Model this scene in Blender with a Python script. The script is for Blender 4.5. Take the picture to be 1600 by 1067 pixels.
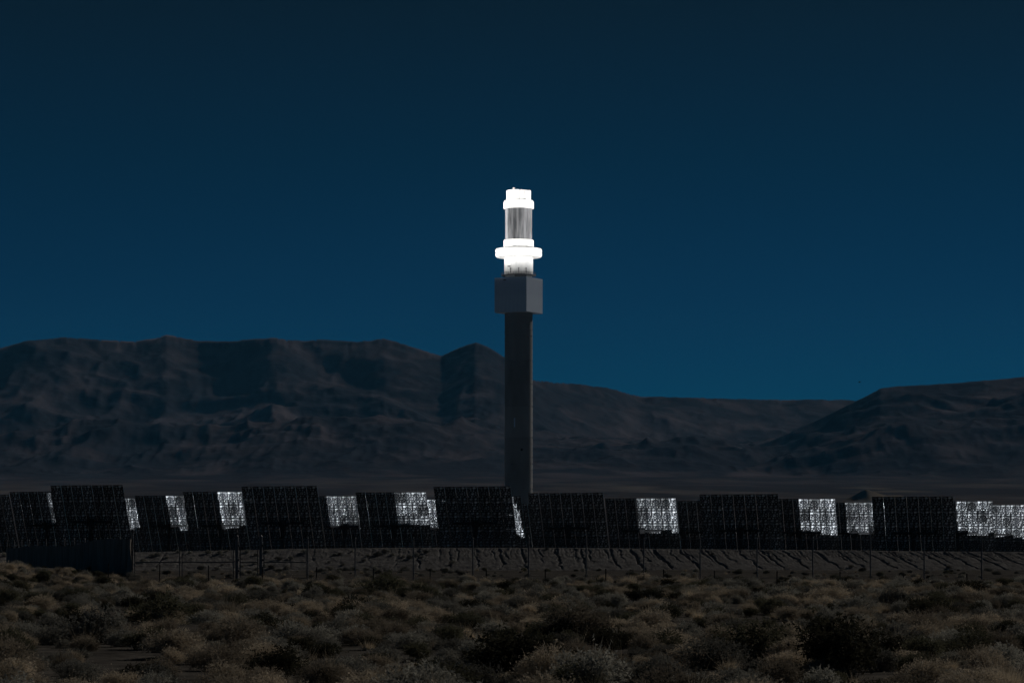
import bpy, math, random
import numpy as np
from mathutils import Vector, Matrix
R = math.radians
random.seed(7); rng = np.random.default_rng(7)
for o in list(bpy.data.objects): bpy.data.objects.remove(o)
scene = bpy.context.scene
C = scene.collection

# ------------------------------------------------------------- camera, sky, sun
EYE = 1.8; F = 4560.0; HOR = 855.0
SUN_AZ, SUN_EL = 41.0, 28.4            # degrees right of the view, degrees high
cam = bpy.data.objects.new('camera', bpy.data.cameras.new('camera')); C.objects.link(cam)
cam.location = (0, 0, EYE); cam.rotation_euler = (R(90), 0, 0)
cam.data.sensor_width = 36; cam.data.lens = F / 1600 * 36
cam.data.shift_y = (HOR - 533.5) / 1600
cam.data.clip_start = 0.5; cam.data.clip_end = 60000
scene.camera = cam
world = bpy.data.worlds.new('World'); scene.world = world; world.use_nodes = True
wn = world.node_tree; wn.nodes.clear()
sky = wn.nodes.new('ShaderNodeTexSky'); sky.sky_type = 'NISHITA'; sky.sun_disc = False
sky.sun_elevation = R(SUN_EL); sky.sun_rotation = R(SUN_AZ)
sky.altitude = 1500; sky.air_density = 1.0; sky.dust_density = 0.2; sky.ozone_density = 4.0
gam = wn.nodes.new('ShaderNodeGamma'); gam.inputs[1].default_value = 1.0
mul = wn.nodes.new('ShaderNodeMix'); mul.data_type = 'RGBA'; mul.blend_type = 'MULTIPLY'
mul.inputs[0].default_value = 1.0
tcw = wn.nodes.new('ShaderNodeTexCoord'); sxw = wn.nodes.new('ShaderNodeSeparateXYZ'); rpw = wn.nodes.new('ShaderNodeValToRGB')
wn.links.new(tcw.outputs['Generated'], sxw.inputs[0]); wn.links.new(sxw.outputs[2], rpw.inputs[0]); wn.links.new(rpw.outputs[0], mul.inputs[7])
# the deep, polarised blue of this sky: palest at the skyline, darkening upwards
SKYC = [(0.0, (.001, .255, .49)), (.055, (.001, .200, .405)), (.085, (.001, .157, .315)), (.132, (.006, .126, .208)), (.19, (.034, .090, .108)), (.5, (.05, .09, .10))]
er = rpw.color_ramp
for i_, (p_, c_) in enumerate(SKYC):
    e_ = er.elements[i_] if i_ < 2 else er.elements.new(p_)
    e_.position = p_; e_.color = (*c_, 1)
bg = wn.nodes.new('ShaderNodeBackground'); bg.inputs[1].default_value = 0.10
wo = wn.nodes.new('ShaderNodeOutputWorld')
wn.links.new(sky.outputs[0], gam.inputs[0]); wn.links.new(gam.outputs[0], mul.inputs[6])
wn.links.new(mul.outputs[2], bg.inputs[0]); wn.links.new(bg.outputs[0], wo.inputs[0])
sund = Vector((math.sin(R(SUN_AZ)) * math.cos(R(SUN_EL)), math.cos(R(SUN_AZ)) * math.cos(R(SUN_EL)), math.sin(R(SUN_EL))))
sl = bpy.data.lights.new('sun', 'SUN'); sl.energy = 4.5; sl.angle = R(0.5); sl.color = (1.0, 0.93, 0.84)
so = bpy.data.objects.new('sun', sl); C.objects.link(so); so.rotation_euler = sund.to_track_quat('Z', 'Y').to_euler()
vs = scene.view_settings; vs.view_transform = 'Standard'; vs.look = 'None'; vs.gamma = 1; vs.use_curve_mapping = False
vs.exposure = -2.0
scene.render.engine = 'CYCLES'
scene.cycles.caustics_reflective = False; scene.cycles.caustics_refractive = False
scene.cycles.volume_bounces = 0; scene.cycles.max_bounces = 5

def P(x, y, d):   # plan helper: direction read off the photograph -> point at distance d
    return Vector(((x - 800) / F * d, d, EYE + (HOR - y) / F * d))

# ------------------------------------------------------------- light thrown by the mirror field on to the tower
TX, TY = 3.6, 1580.0
AIM = Vector((TX, TY, 179))
def beam_spot(az, rad, power, size):
    l = bpy.data.lights.new('reflected_sunlight', 'SPOT'); l.energy = power; l.spot_size = R(size); l.spot_blend = 0.6
    l.shadow_soft_size = 4.0; l.color = (1.0, 0.98, 0.95)
    o = bpy.data.objects.new('reflected_sunlight', l); C.objects.link(o)
    o.location = (TX + rad * math.sin(R(az)), TY - rad * math.cos(R(az)), 6)
    o.rotation_euler = (AIM - o.location).to_track_quat('-Z', 'Y').to_euler()
for az, pw in ((-150, .7), (-105, 1.0), (-70, 1.25), (-40, .85), (-12, .7), (15, .55), (48, .8), (80, 1.1), (115, .9), (155, .7)):
    beam_spot(az, 760, 0.74e8 * pw, 4.15)
def beam_grid(xl, xr, yt, yb, s, E=10):
    rr = random.Random(int(xl) * 7 + int(yb)); cw, ch = 1.61 * .94 * s, 2.07 * .93 * s
    nx = max(1, round((xr - xl) / cw)); ny = max(1, round((yb - yt) / ch)); w_, h_ = (xr - xl) / nx, (yb - yt) / ny
    for j in range(ny):
        for i in range(nx):
            sh = 6.5 / 57.3 * (j - (ny - 1) / 2) * h_
            jx, jy = rr.uniform(-.04, .04) * s, rr.uniform(-.06, .06) * s
            x_, y_ = xl + i * w_ + sh + jx, yt + j * h_ + jy
            yb_ = y_ + h_ * (1 if j < ny - 1 else rr.choice((.75, 1, 1.1)))
            beam_area(x_, x_ + w_ * .99, y_, yb_, s, E * rr.choice((.35, .7, .9, 1.1, 1.3, 1.6)))
def beam_area(xl, xr, yt, yb, s, E=12, back=14, roll=6.5):
    """sunlight thrown by a nearer mirror towards the tower, caught by the back of the next heliostat"""
    d = F / s
    c = P((xl + xr) / 2, (yt + yb) / 2, d); dr = (AIM - c).normalized()
    l = bpy.data.lights.new('reflected_sunlight', 'AREA'); l.shape = 'RECTANGLE'
    l.size = (xr - xl) / s; l.size_y = (yb - yt) / s; l.spread = R(1.0); l.color = (0.90, 0.96, 1.0)
    l.energy = E * l.size * l.size_y
    o = bpy.data.objects.new('reflected_sunlight', l); C.objects.link(o)
    o.location = c - dr * back
    q = dr.to_track_quat('-Z', 'Y'); q = q @ Matrix.Rotation(R(-roll * -1), 4, 'Z').to_quaternion()
    o.rotation_euler = q.to_euler()

# ------------------------------------------------------------- helpers
def tag(o, label=None, cat=None, group=None, kind=None):
    if label: o['label'] = label
    if cat: o['category'] = cat
    if group: o['group'] = group
    if kind: o['kind'] = kind
    return o
def empty(name, loc=(0, 0, 0), rz=0):
    o = bpy.data.objects.new(name, None); C.objects.link(o); o.location = loc; o.rotation_euler = (0, 0, rz)
    o.empty_display_size = 0.5
    return o
def link(name, me, parent=None, loc=(0, 0, 0), rot=(0, 0, 0)):
    o = bpy.data.objects.new(name, me); C.objects.link(o); o.location = loc; o.rotation_euler = rot
    if parent: o.parent = parent
    return o
def mk(name, V, Fc, mats=(), mi=None, smooth=False):
    me = bpy.data.meshes.new(name); me.from_pydata([tuple(map(float, v)) for v in V] if not isinstance(V, list) else V, [], Fc)
    for m in mats: me.materials.append(m)
    if mi is not None: me.polygons.foreach_set('material_index', mi)
    if smooth: me.polygons.foreach_set('use_smooth', [True] * len(me.polygons))
    me.update(); return me
class MB:
    def __init__(s): s.v = []; s.f = []; s.m = []
    def add(s, v, f, mi=0):
        n = len(s.v); s.v += [tuple(p) for p in v]; s.f += [tuple(n + i for i in q) for q in f]; s.m += [mi] * len(f)
    def box(s, c, d, mat=None, mi=0):
        vs_ = [Vector((c[0] + sx * d[0] / 2, c[1] + sy * d[1] / 2, c[2] + sz * d[2] / 2)) for sx in (-1, 1) for sy in (-1, 1) for sz in (-1, 1)]
        if mat is not None: vs_ = [mat @ v for v in vs_]
        s.add(vs_, [(0, 1, 3, 2), (4, 6, 7, 5), (0, 4, 5, 1), (2, 3, 7, 6), (0, 2, 6, 4), (1, 5, 7, 3)], mi)
    def tube(s, a, b, r, n=8, r2=None, mi=0, caps=True):
        a = Vector(a); b = Vector(b); r2 = r if r2 is None else r2
        z = (b - a).normalized(); x = z.orthogonal().normalized(); y = z.cross(x)
        V = []
        for p, rr in ((a, r), (b, r2)):
            for k in range(n):
                t = 2 * math.pi * k / n; V.append(p + x * math.cos(t) * rr + y * math.sin(t) * rr)
        f = [(k, (k + 1) % n, n + (k + 1) % n, n + k) for k in range(n)]
        if caps: f += [tuple(range(n))[::-1], tuple(range(n, 2 * n))]
        s.add(V, f, mi)
    def lathe(s, prof, n=64, mi=0, c=(0, 0, 0)):
        V = []; f = []
        for r, z in prof:
            for k in range(n):
                t = 2 * math.pi * k / n; V.append((c[0] + r * math.cos(t), c[1] + r * math.sin(t), c[2] + z))
        for j in range(len(prof) - 1):
            for k in range(n):
                f.append((j * n + k, j * n + (k + 1) % n, (j + 1) * n + (k + 1) % n, (j + 1) * n + k))
        f.append(tuple(range(n))[::-1]); f.append(tuple(range((len(prof) - 1) * n, len(prof) * n)))
        s.add(V, f, mi)
    def build(s, name, mats, parent=None, loc=(0, 0, 0), rot=(0, 0, 0), smooth=False):
        if not isinstance(mats, (list, tuple)): mats = [mats]
        me = mk(name, s.v, s.f, mats, s.m)
        if smooth:
            me.shade_smooth() if hasattr(me, 'shade_smooth') else None
            me.set_sharp_from_angle(angle=R(35))
        return link(name, me, parent, loc, rot)

def material(name, col, rough=0.8, metal=0.0, var=0.0, scale=5.0, col2=None, bump=0.0, bscale=None, stretch=(1, 1, 1), rnd=0.0, detail=6, lo=.35, hi=.65):
    m = bpy.data.materials.new(name); m.use_nodes = True; nt = m.node_tree; b = nt.nodes['Principled BSDF']
    b.inputs['Roughness'].default_value = rough; b.inputs['Metallic'].default_value = metal
    b.inputs['Base Color'].default_value = (*col, 1)
    if rough >= .85: b.inputs['Specular IOR Level'].default_value = 0.0 if rough >= 1 else .1
    tc = nt.nodes.new('ShaderNodeTexCoord'); mp = nt.nodes.new('ShaderNodeMapping'); mp.inputs['Scale'].default_value = stretch
    nt.links.new(tc.outputs['Object'], mp.inputs[0])
    out = None
    if col2 is not None:
        nz = nt.nodes.new('ShaderNodeTexNoise'); nz.inputs['Scale'].default_value = scale; nz.inputs['Detail'].default_value = detail
        nt.links.new(mp.outputs[0], nz.inputs[0])
        mr = nt.nodes.new('ShaderNodeMapRange'); mr.inputs[1].default_value = lo; mr.inputs[2].default_value = hi
        nt.links.new(nz.outputs[0], mr.inputs[0])
        mx = nt.nodes.new('ShaderNodeMix'); mx.data_type = 'RGBA'; mx.inputs[6].default_value = (*col, 1); mx.inputs[7].default_value = (*col2, 1)
        nt.links.new(mr.outputs[0], mx.inputs[0]); out = mx.outputs[2]
    if rnd:
        oi = nt.nodes.new('ShaderNodeObjectInfo'); mr = nt.nodes.new('ShaderNodeMapRange')
        mr.inputs[3].default_value = 1 - rnd; mr.inputs[4].default_value = 1 + rnd
        nt.links.new(oi.outputs['Random'], mr.inputs[0])
        hs = nt.nodes.new('ShaderNodeHueSaturation')
        if out: nt.links.new(out, hs.inputs['Color'])
        else: hs.inputs['Color'].default_value = (*col, 1)
        nt.links.new(mr.outputs[0], hs.inputs['Value']); out = hs.outputs[0]
    if out: nt.links.new(out, b.inputs['Base Color'])
    if bump:
        nb = nt.nodes.new('ShaderNodeTexNoise'); nb.inputs['Scale'].default_value = bscale or scale * 3; nb.inputs['Detail'].default_value = 8
        nt.links.new(mp.outputs[0], nb.inputs[0])
        bp = nt.nodes.new('ShaderNodeBump'); bp.inputs['Strength'].default_value = 1; bp.inputs['Distance'].default_value = bump
        nt.links.new(nb.outputs[0], bp.inputs['Height']); nt.links.new(bp.outputs[0], b.inputs['Normal'])
    return m

# numpy value noise / fbm
def vnoise(x, y, seed=0):
    xi = np.floor(x).astype(np.int64); yi = np.floor(y).astype(np.int64); fx = x - xi; fy = y - yi
    fx = fx * fx * (3 - 2 * fx); fy = fy * fy * (3 - 2 * fy)
    def h(a, b):
        n = (a * 374761393 + b * 668265263 + seed * 982451653) & 0xffffffff
        n = ((n ^ (n >> 13)) * 1274126177) & 0xffffffff
        n = (n ^ (n >> 16)); return (n & 0xffff) / 65535.0
    return (h(xi, yi) * (1 - fx) + h(xi + 1, yi) * fx) * (1 - fy) + (h(xi, yi + 1) * (1 - fx) + h(xi + 1, yi + 1) * fx) * fy
def fbm(x, y, oct=5, seed=0, gain=.5):
    s = 0; a = 1; t = 0
    for k in range(oct):
        s = s + a * vnoise(x * 2 ** k + 13.7 * k, y * 2 ** k + 7.1 * k, seed + k); t += a; a *= gain
    return s / t
def ridged(x, y, oct=5, seed=0, gain=.5):
    s = 0; a = 1; t = 0; w = 1
    for k in range(oct):
        n = 1 - np.abs(2 * vnoise(x * 2 ** k + 3.7 * k, y * 2 ** k + 9.1 * k, seed + k) - 1); n = n * n
        s = s + a * n * w; w = np.clip(n * 1.6, 0, 1); t += a; a *= gain
    return s / t
def sst(a, b, x):
    t = np.clip((x - a) / (b - a), 0, 1); return t * t * (3 - 2 * t)
def grid_mesh(name, X, Y, Z, mats, smooth=True):
    nr, nc = X.shape
    V = np.stack([X, Y, Z], -1).reshape(-1, 3)
    i = np.arange(nr * nc).reshape(nr, nc)
    Fq = np.stack([i[:-1, :-1], i[:-1, 1:], i[1:, 1:], i[1:, :-1]], -1).reshape(-1, 4)
    me = bpy.data.meshes.new(name); me.vertices.add(len(V)); me.vertices.foreach_set('co', V.astype(np.float32).ravel())
    me.loops.add(Fq.size); me.loops.foreach_set('vertex_index', Fq.astype(np.int32).ravel())
    me.polygons.add(len(Fq)); me.polygons.foreach_set('loop_start', np.arange(0, Fq.size, 4, dtype=np.int32))
    me.polygons.foreach_set('use_smooth', np.full(len(Fq), smooth))
    for m in mats: me.materials.append(m)
    me.update(calc_edges=True); me.validate(); return me

# ------------------------------------------------------------- materials
M = {}
M['dirt'] = material('dirt', (.055, .051, .047), 1, scale=1.1, col2=(.125, .115, .103), bump=.06, bscale=3)
M['berm'] = material('berm_soil', (.125, .120, .118), 1, scale=1.6, col2=(.26, .25, .24), bump=.09, bscale=5, lo=.3, hi=.72, detail=10)
M['concrete'] = material('concrete', (.24, .245, .255), .85, scale=.09, col2=(.38, .385, .40), bump=.02, bscale=.8, stretch=(1, 1, .35), lo=.3, hi=.7, rnd=.10)
M['white'] = material('white_shield', (.70, .70, .69), .7, scale=.3, col2=(.80, .80, .78))
M['white2'] = material('white_cladding', (.62, .63, .64), .7, scale=.3, col2=(.74, .74, .74), bump=.02, bscale=1, stretch=(1, 1, .3))
M['clad'] = material('grey_cladding', (.50, .61, .80), .6, scale=.12, col2=(.66, .78, .95), bump=.01, bscale=.5, stretch=(1, 1, .4))
M['steel'] = material('dark_steel', (.022, .022, .024), .8, 0)
M['galv'] = material('galvanised_steel', (.10, .10, .105), .6, .2, scale=4, col2=(.2, .2, .21))
M['frame'] = material('stamped_frame', (.015, .016, .02), .6, 0, scale=3, col2=(.035, .037, .042), rnd=.35)
M['backing'] = material('mirror_backing', (.13, .14, .16), .6, scale=3.2, col2=(.84, .86, .88), rnd=.3, lo=.42, hi=.62, detail=2)  # strong pale blotches paint sparkle into the backing colour
M['mirror'] = material('mirror_glass', (.9, .92, .93), .01, 1.0)
M['edge'] = material('mirror_edge', (.75, .78, .8), .25, .6)
M['fabric'] = material('screen_fabric', (.20, .175, .155), .9, scale=2.2, col2=(.36, .32, .28), stretch=(1, 1, .2))
M['sand'] = material('dune_sand', (.19, .165, .135), 1, scale=.01, col2=(.24, .21, .17))
M['bird'] = material('bird_feathers', (.03, .03, .03), .8)

# receiver tubes: dark absorber coating, its glossy reflections painted in as paler upright streaks
def receiver_mat():
    m = bpy.data.materials.new('absorber_tubes'); m.use_nodes = True; nt = m.node_tree; b = nt.nodes['Principled BSDF']
    b.inputs['Roughness'].default_value = .55
    tc = nt.nodes.new('ShaderNodeTexCoord'); mp = nt.nodes.new('ShaderNodeMapping'); mp.inputs['Scale'].default_value = (1, 1, .12)
    nz = nt.nodes.new('ShaderNodeTexNoise'); nz.inputs['Scale'].default_value = .55; nz.inputs['Detail'].default_value = 5
    nt.links.new(tc.outputs['Object'], mp.inputs[0]); nt.links.new(mp.outputs[0], nz.inputs[0])
    oi = nt.nodes.new('ShaderNodeObjectInfo')
    ad = nt.nodes.new('ShaderNodeMath'); ad.operation = 'MULTIPLY_ADD'; ad.inputs[1].default_value = .35
    nt.links.new(oi.outputs['Random'], ad.inputs[0]); nt.links.new(nz.outputs[0], ad.inputs[2])
    cr = nt.nodes.new('ShaderNodeValToRGB'); cr.color_ramp.elements[0].position = .48; cr.color_ramp.elements[0].color = (.030, .032, .035, 1)
    cr.color_ramp.elements[1].position = .85; cr.color_ramp.elements[1].color = (.26, .265, .28, 1)
    nt.links.new(ad.outputs[0], cr.inputs[0]); nt.links.new(cr.outputs[0], b.inputs['Base Color'])
    return m
M['absorber'] = receiver_mat()

# ------------------------------------------------------------- ground
def gh(X, Y):
    X = np.asarray(X, float); Y = np.asarray(Y, float)
    h = .16 * (fbm(X * .12, Y * .12, 4, 3) - .5) * sst(25, 45, Y) + .10 * (fbm(X * .6, Y * .6, 3, 9) - .5) * (1 - sst(260, 320, Y))
    h = h + .62 * sst(-16.5, -28, X + .02 * (Y - 140)) * sst(95, 135, Y) * (1 - sst(168, 200, Y))
    return h
def g1(x, y): return float(gh(np.array([x]), np.array([y]))[0])
xs = np.concatenate([np.linspace(-900, -72, 60), np.arange(-70, 70.1, .5), np.linspace(72, 900, 60)])
ys = np.concatenate([np.linspace(-60, 24, 15), np.arange(25, 260, .5), np.linspace(262, 2400, 90)])
Xg, Yg = np.meshgrid(xs, ys)
Zg = gh(Xg, Yg)
ground = link('ground', grid_mesh('ground', Xg, Yg, Zg, [M['dirt']])); tag(ground, kind='structure')

field = link('field_bounce_ground', grid_mesh('field_bounce_ground', *[np.array(a_, float) for a_ in ([[-700, 700], [-700, 700]], [[262, 262], [2200, 2200]], [[.05, .05], [.05, .05]])], [material('pale_bounce_soil', (.17, .16, .145), 1, scale=.05, col2=(.23, .215, .195))])); tag(field, kind='structure')  # unseen pale sheet added to bounce sunlight on to the mirror backs
# the eroded flood bank in front of the mirror field
cx = np.array([-400, 100, 215, 400, 460, 600, 870, 1090, 1330, 1460, 1700, 2100]); cy = np.array([862, 861, 860, 856.5, 854.8, 853.2, 853, 855.4, 857.2, 859, 860.5, 861])
us = np.arange(-64, 64, .055); ts = np.concatenate([np.linspace(0, .08, 6), np.linspace(.09, 1, 80), np.linspace(1.05, 2, 16)])
U, T = np.meshgrid(us, ts)
toe_y, crest_y = 228.0, 235.0
crest_z = EYE + (HOR - np.interp(800 + U / crest_y * F, cx, cy)) / F * crest_y
Yb = np.where(T <= 1, toe_y + (crest_y - toe_y) * T, crest_y + 3 + 9 * (T - 1))
Yb = np.where((T > 1) & (T < 1.2), crest_y + (T - 1) * 15, Yb)
Zb = np.where(T <= 1, crest_z * T, np.where(T < 1.2, crest_z, crest_z * (1 - (T - 1.2) / .8)))
Zb = Zb - .12
side = sst(-14, 4, U)                                  # clean, gullied slope to the right; lumpy spoil to the left
slant = np.interp(U, [-5, 5, 14, 40], [.2, .5, 1.5, 2.6])
sl_ = U - slant * (1 - T) * side + .5 * (fbm(U * .9, T * 6, 3, 21) - .5) + .35 * (fbm(U * 3, T * 14, 2, 22) - .5)
def gully(w, sp, seed, width):
    k = np.floor(w / sp); r = vnoise(k * 7.13, k * 0 + 3.3, seed); r2 = vnoise(k * 3.71, k * 0 + 8.3, seed + 1)
    fr = (w / sp - k) - (.25 + .5 * r)
    return np.exp(-(fr * sp / width) ** 2) * (.25 + .75 * r2)
prof = sst(0.02, .35, T) * (1 - sst(.93, 1.01, T))
gul = gully(sl_, 2.1, 5, .085) * .34 * (.4 + .6 * fbm(U * .3, T * 3, 3, 45)) * 1.4 + gully(sl_ + 1.1, 1.3, 15, .06) * .16 * sst(.2, .7, T) + gully(sl_ + .3, .36, 25, .045) * .09 * sst(.4, .85, T)
Zb = Zb - gul * prof * (.2 + .8 * side)
Zb = Zb + .05 * (fbm(U * 5, T * 16, 3, 37) - .5) * (T < 1) + (.15 * (fbm(U * .35, Yb * .5, 4, 31) - .5) + .05 * (ridged(U * 1.6, Yb * 1.5, 4, 33) - .4)) * (1 - side) * sst(0, .3, T) * (1 - .85 * sst(.8, 1, T)) + .05 * (fbm(U * 2, Yb * 2, 4, 35) - .5) * (T < 1.1)
Zb = np.where(T < .001, -.4, Zb)
berm = link('embankment', grid_mesh('embankment', U, Yb, Zb, [M['berm']])); tag(berm, kind='structure')

# ------------------------------------------------------------- hills: real terrain 2.3 to 17 km away
px = np.arange(-700, 2301, 3.0)
dd = np.concatenate([np.linspace(2300, 7600, 90), np.linspace(7650, 15500, 330)])
PX, D = np.meshgrid(px, dd)
HX = (PX - 800) / F * D; HY = D
yb = np.interp(D, [2300, 3000, 4000, 6000, 8000, 17000], [815, 792, 781, 762, 747, 700])
base = (HOR - yb) / F * D
base = base + 9 * (fbm(HX / 700, HY / 900, 4, 41) - .5) * sst(2500, 5000, D) + 30 * (fbm(HX / 900, HY / 900, 4, 43) - .5) * sst(5500, 8000, D)
mainp = np.array([(-700, 560), (-300, 540), (0, 544), (40, 533), (100, 527), (150, 530), (210, 534), (245, 528), (260, 523), (290, 529), (310, 533), (360, 533), (425, 528), (470, 533), (500, 530), (560, 534), (600, 529), (630, 537), (660, 547), (690, 557), (710, 546), (742, 535), (765, 543), (790, 560), (812, 583), (835, 595), (900, 600), (950, 606), (1000, 619), (1100, 622), (1200, 624), (1340, 625), (1600, 628), (2300, 640)])
rightp = np.array([(-700, 900), (1000, 800), (1140, 716), (1220, 682), (1280, 655), (1350, 621), (1375, 607), (1400, 604), (1500, 598), (1600, 589), (1900, 570), (2300, 560)])
def ridge_z(prof_, px_, d_): return (HOR - np.interp(px_, prof_[:, 0], prof_[:, 1])) / F * d_
# main range
DR = 12600 + 700 * (fbm(px / 260, px * 0 + 2.5, 3, 51) - .5) + np.interp(px, [0, 800, 1000, 1400], [0, 0, 900, 1400])
t = (D - 8000) / (DR[None, :] - 8000)
rz = ridge_z(mainp, PX, DR[None, :])
b8 = (HOR - 747) / F * 8000
wall = 120 * (ridged((HX + .55 * HY) / 520 + 3, (HY - .4 * HX) / 1300, 5, 81) - .4)
t = t - wall / 4600 * sst(.6, .8, t)
wx = HX + 500 * (fbm(HX / 1500, HY / 1500, 3, 61) - .5); wy = HY + 500 * (fbm(HX / 1500 + 9, HY / 1500, 3, 62) - .5)
rg = ridged(wx / 1300, wy / 1700, 6, 71, .55); fb = fbm(wx / 800, wy / 800, 6, 73)
up = np.clip(t, 0, 1)
rise = .20 * sst(0, .45, up) * (0.55 + .9 * rg) + .22 * up ** 1.7 + .58 * np.clip((up - .66) / .34, 0, 1) ** 1.15
mz = np.maximum(b8, base) * 1.0 + (rz - b8) * rise + (rg - .45) * 50 * sst(.05, .4, up) * (1 - .8 * sst(.85, 1, up)) + (fb - .5) * 50 * sst(0, .3, up) * (1 - .8 * sst(.85, 1, up))
mz = mz + (ridged(wx / 330 + 5, wy / 420, 5, 83, .6) - .4) * 48 * sst(.03, .2, up) * (1 - .75 * sst(.8, 1, up))
mz = np.where(t > 1, rz - (D - DR[None, :]) * .25, mz)
ang = (np.where((t > .55), (mz - EYE) / D, -1)).max(0); tgt = (HOR - np.interp(px, mainp[:, 0], mainp[:, 1]) + 1.2 * (fbm(px / 9, px * 0, 3, 77) - .5) * 2) / F
def smooth(a, w):
    ke = np.hanning(w); ke /= ke.sum(); return np.convolve(np.pad(a, w // 2, mode='edge'), ke, 'valid')[:len(a)]
k = tgt / ang; ks = smooth(k, 81)
mz = mz * (1 + (ks[None, :] - 1) * sst(.2, .7, t))
cur = (np.where(t > .9, (mz - EYE) / D, -1)).max(0)
mz = mz * (1 + ((smooth(tgt / cur, 31))[None, :] - 1) * sst(.80, .97, t)); cur = (np.where(t > .95, (mz - EYE) / D, -1)).max(0)
mz = mz * (1 + ((tgt / cur)[None, :] - 1) * sst(.955, .995, t))
lim = (smooth(tgt, 41) * (.92))[None, :] * D
mz = np.where(t < .8, np.minimum(mz, lim), mz)
# right-hand hill
DR2 = 10300
t2 = (D - 7800) / (DR2 - 7800); rz2 = ridge_z(rightp, PX, DR2)
u2 = np.clip(t2, 0, 1)
hz = b8 * .96 + (rz2 - b8 * .96) * (.25 * sst(0, .5, u2) * (.6 + .8 * rg) + .75 * u2 ** 1.7) + ((rg - .45) * 90 + (fb - .5) * 60) * sst(.05, .4, u2) * (1 - .8 * sst(.85, 1, u2))
hz = hz + (ridged(wx / 330 + 5, wy / 420, 5, 83, .6) - .4) * 55 * sst(.03, .2, u2) * (1 - .75 * sst(.8, 1, u2))
hz = np.where(t2 > 1, rz2 - (D - DR2) * .35, hz)
a2 = (np.where(t2 > .5, (hz - EYE) / D, -1)).max(0); tg2 = (HOR - np.interp(px, rightp[:, 0], rightp[:, 1]) + .8 * (fbm(px / 9, px * 0, 3, 78) - .5) * 2) / F
k2 = smooth(np.where(tg2 > .03, tg2 / a2, 1), 81)
hz = hz * (1 + (k2[None, :] - 1) * sst(.2, .7, t2))
cur2 = (np.where(t2 > .9, (hz - EYE) / D, -1)).max(0)
hz = hz * (1 + (np.where(tg2 > .03, tg2 / cur2, 1)[None, :] - 1) * sst(.86, .985, t2))
hz = np.where(t2 < -.1, -50, hz)
HZ = np.where(D < 6900, base, np.maximum(np.maximum(base * (D < 9000), mz), hz))
wbl = sst(7000, 9300, D); HZ = base * (1 - wbl) + HZ * wbl
HZ = np.where(D < 2500, np.minimum(HZ, (D - 2300) * .12 - 2), HZ)
def hill_material():
    m = material('hill_soil', (.008, .008, .010), 1, bump=16, bscale=.006, scale=.002, col2=(.01, .01, .01)); nt = m.node_tree; b = nt.nodes['Principled BSDF']; L = nt.links.new
    tc = nt.nodes.new('ShaderNodeTexCoord')
    def noise(scale, st, det=9, rot=0, dist=0):
        mp = nt.nodes.new('ShaderNodeMapping'); mp.inputs['Scale'].default_value = st; mp.inputs['Rotation'].default_value = (0, 0, rot); L(tc.outputs['Object'], mp.inputs[0])
        n = nt.nodes.new('ShaderNodeTexNoise'); n.inputs['Scale'].default_value = scale; n.inputs['Detail'].default_value = det; n.inputs['Distortion'].default_value = dist; L(mp.outputs[0], n.inputs[0]); return n.outputs[0]
    def mix(f, a, c):
        x = nt.nodes.new('ShaderNodeMix'); x.data_type = 'RGBA'; L(f, x.inputs[0])
        for k, v in ((6, a), (7, c)):
            if isinstance(v, tuple): x.inputs[k].default_value = (*v, 1)
            else: L(v, x.inputs[k])
        return x.outputs[2]
    def rng_(f, lo, hi):
        r_ = nt.nodes.new('ShaderNodeMapRange'); r_.inputs[1].default_value = lo; r_.inputs[2].default_value = hi; L(f, r_.inputs[0]); return r_.outputs[0]
    rock = mix(rng_(noise(.0034, (1, .45, 1.6), rot=.5, dist=.8), .47, .72), (.054, .052, .064), (.160, .134, .148))  # paler sunlit streaks and a bluish-purple haze tint painted into the rock colour
    soil = mix(rng_(noise(.0062, (1, .2, 1), dist=.3), .36, .68), (.055, .052, .058), (.16, .143, .142))
    soil = mix(rng_(noise(.0022, (1, .25, 1), dist=.4), .50, .62), soil, (.062, .059, .068))
    soil = mix(rng_(noise(.0030, (1, .3, 1)), .60, .70), soil, (.19, .175, .15))
    sx = nt.nodes.new('ShaderNodeSeparateXYZ'); L(tc.outputs['Object'], sx.inputs[0])
    ad = nt.nodes.new('ShaderNodeMath'); ad.operation = 'MULTIPLY_ADD'; ad.inputs[1].default_value = 2600; L(noise(.0008, (1, 1, 1)), ad.inputs[0]); L(sx.outputs[1], ad.inputs[2])
    L(mix(rng_(ad.outputs[0], 7000, 9800), soil, rock), b.inputs['Base Color'])
    return m
hme = grid_mesh('hills', HX, HY, HZ, [hill_material()])
tag(link('hills', hme), kind='structure')

# sand dunes beyond the field
def dune(x0, x1, top, yb_, d, seed, skew=.62):
    n, m = 90, 60
    a = np.linspace(-.05, 1.05, n); b = np.linspace(0, 1, m); A, B = np.meshgrid(a, b)
    W = (x1 - x0) / F * d; Hh = (yb_ - top) / F * d
    Xc = (x0 - 800) / F * d + A * W; Y0 = d - W * .25; Yc = Y0 + B * W * 1.5
    crest = .35 + .25 * (fbm(A * 3, A * 0 + seed, 2, seed) - .5) + .35 * (A - skew) ** 2
    env = np.exp(-(np.abs(A - skew) / np.where(A < skew, .15, .24)) ** 1.25) + .45 * np.exp(-((A - .22) / .14) ** 2) + .3 * np.exp(-((A - .88) / .09) ** 2)
    sh = np.where(B < crest, (B / crest) ** 1.3, np.clip(1 - (B - crest) / (1 - crest), 0, 1) ** 1.1)
    Zc = EYE + (HOR - yb_) / F * d - 6 + (Hh + 6) * env * sh
    tag(link('sand_dune', grid_mesh('sand_dune', Xc, Yc, Zc, [M['sand']])), kind='structure')
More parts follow.
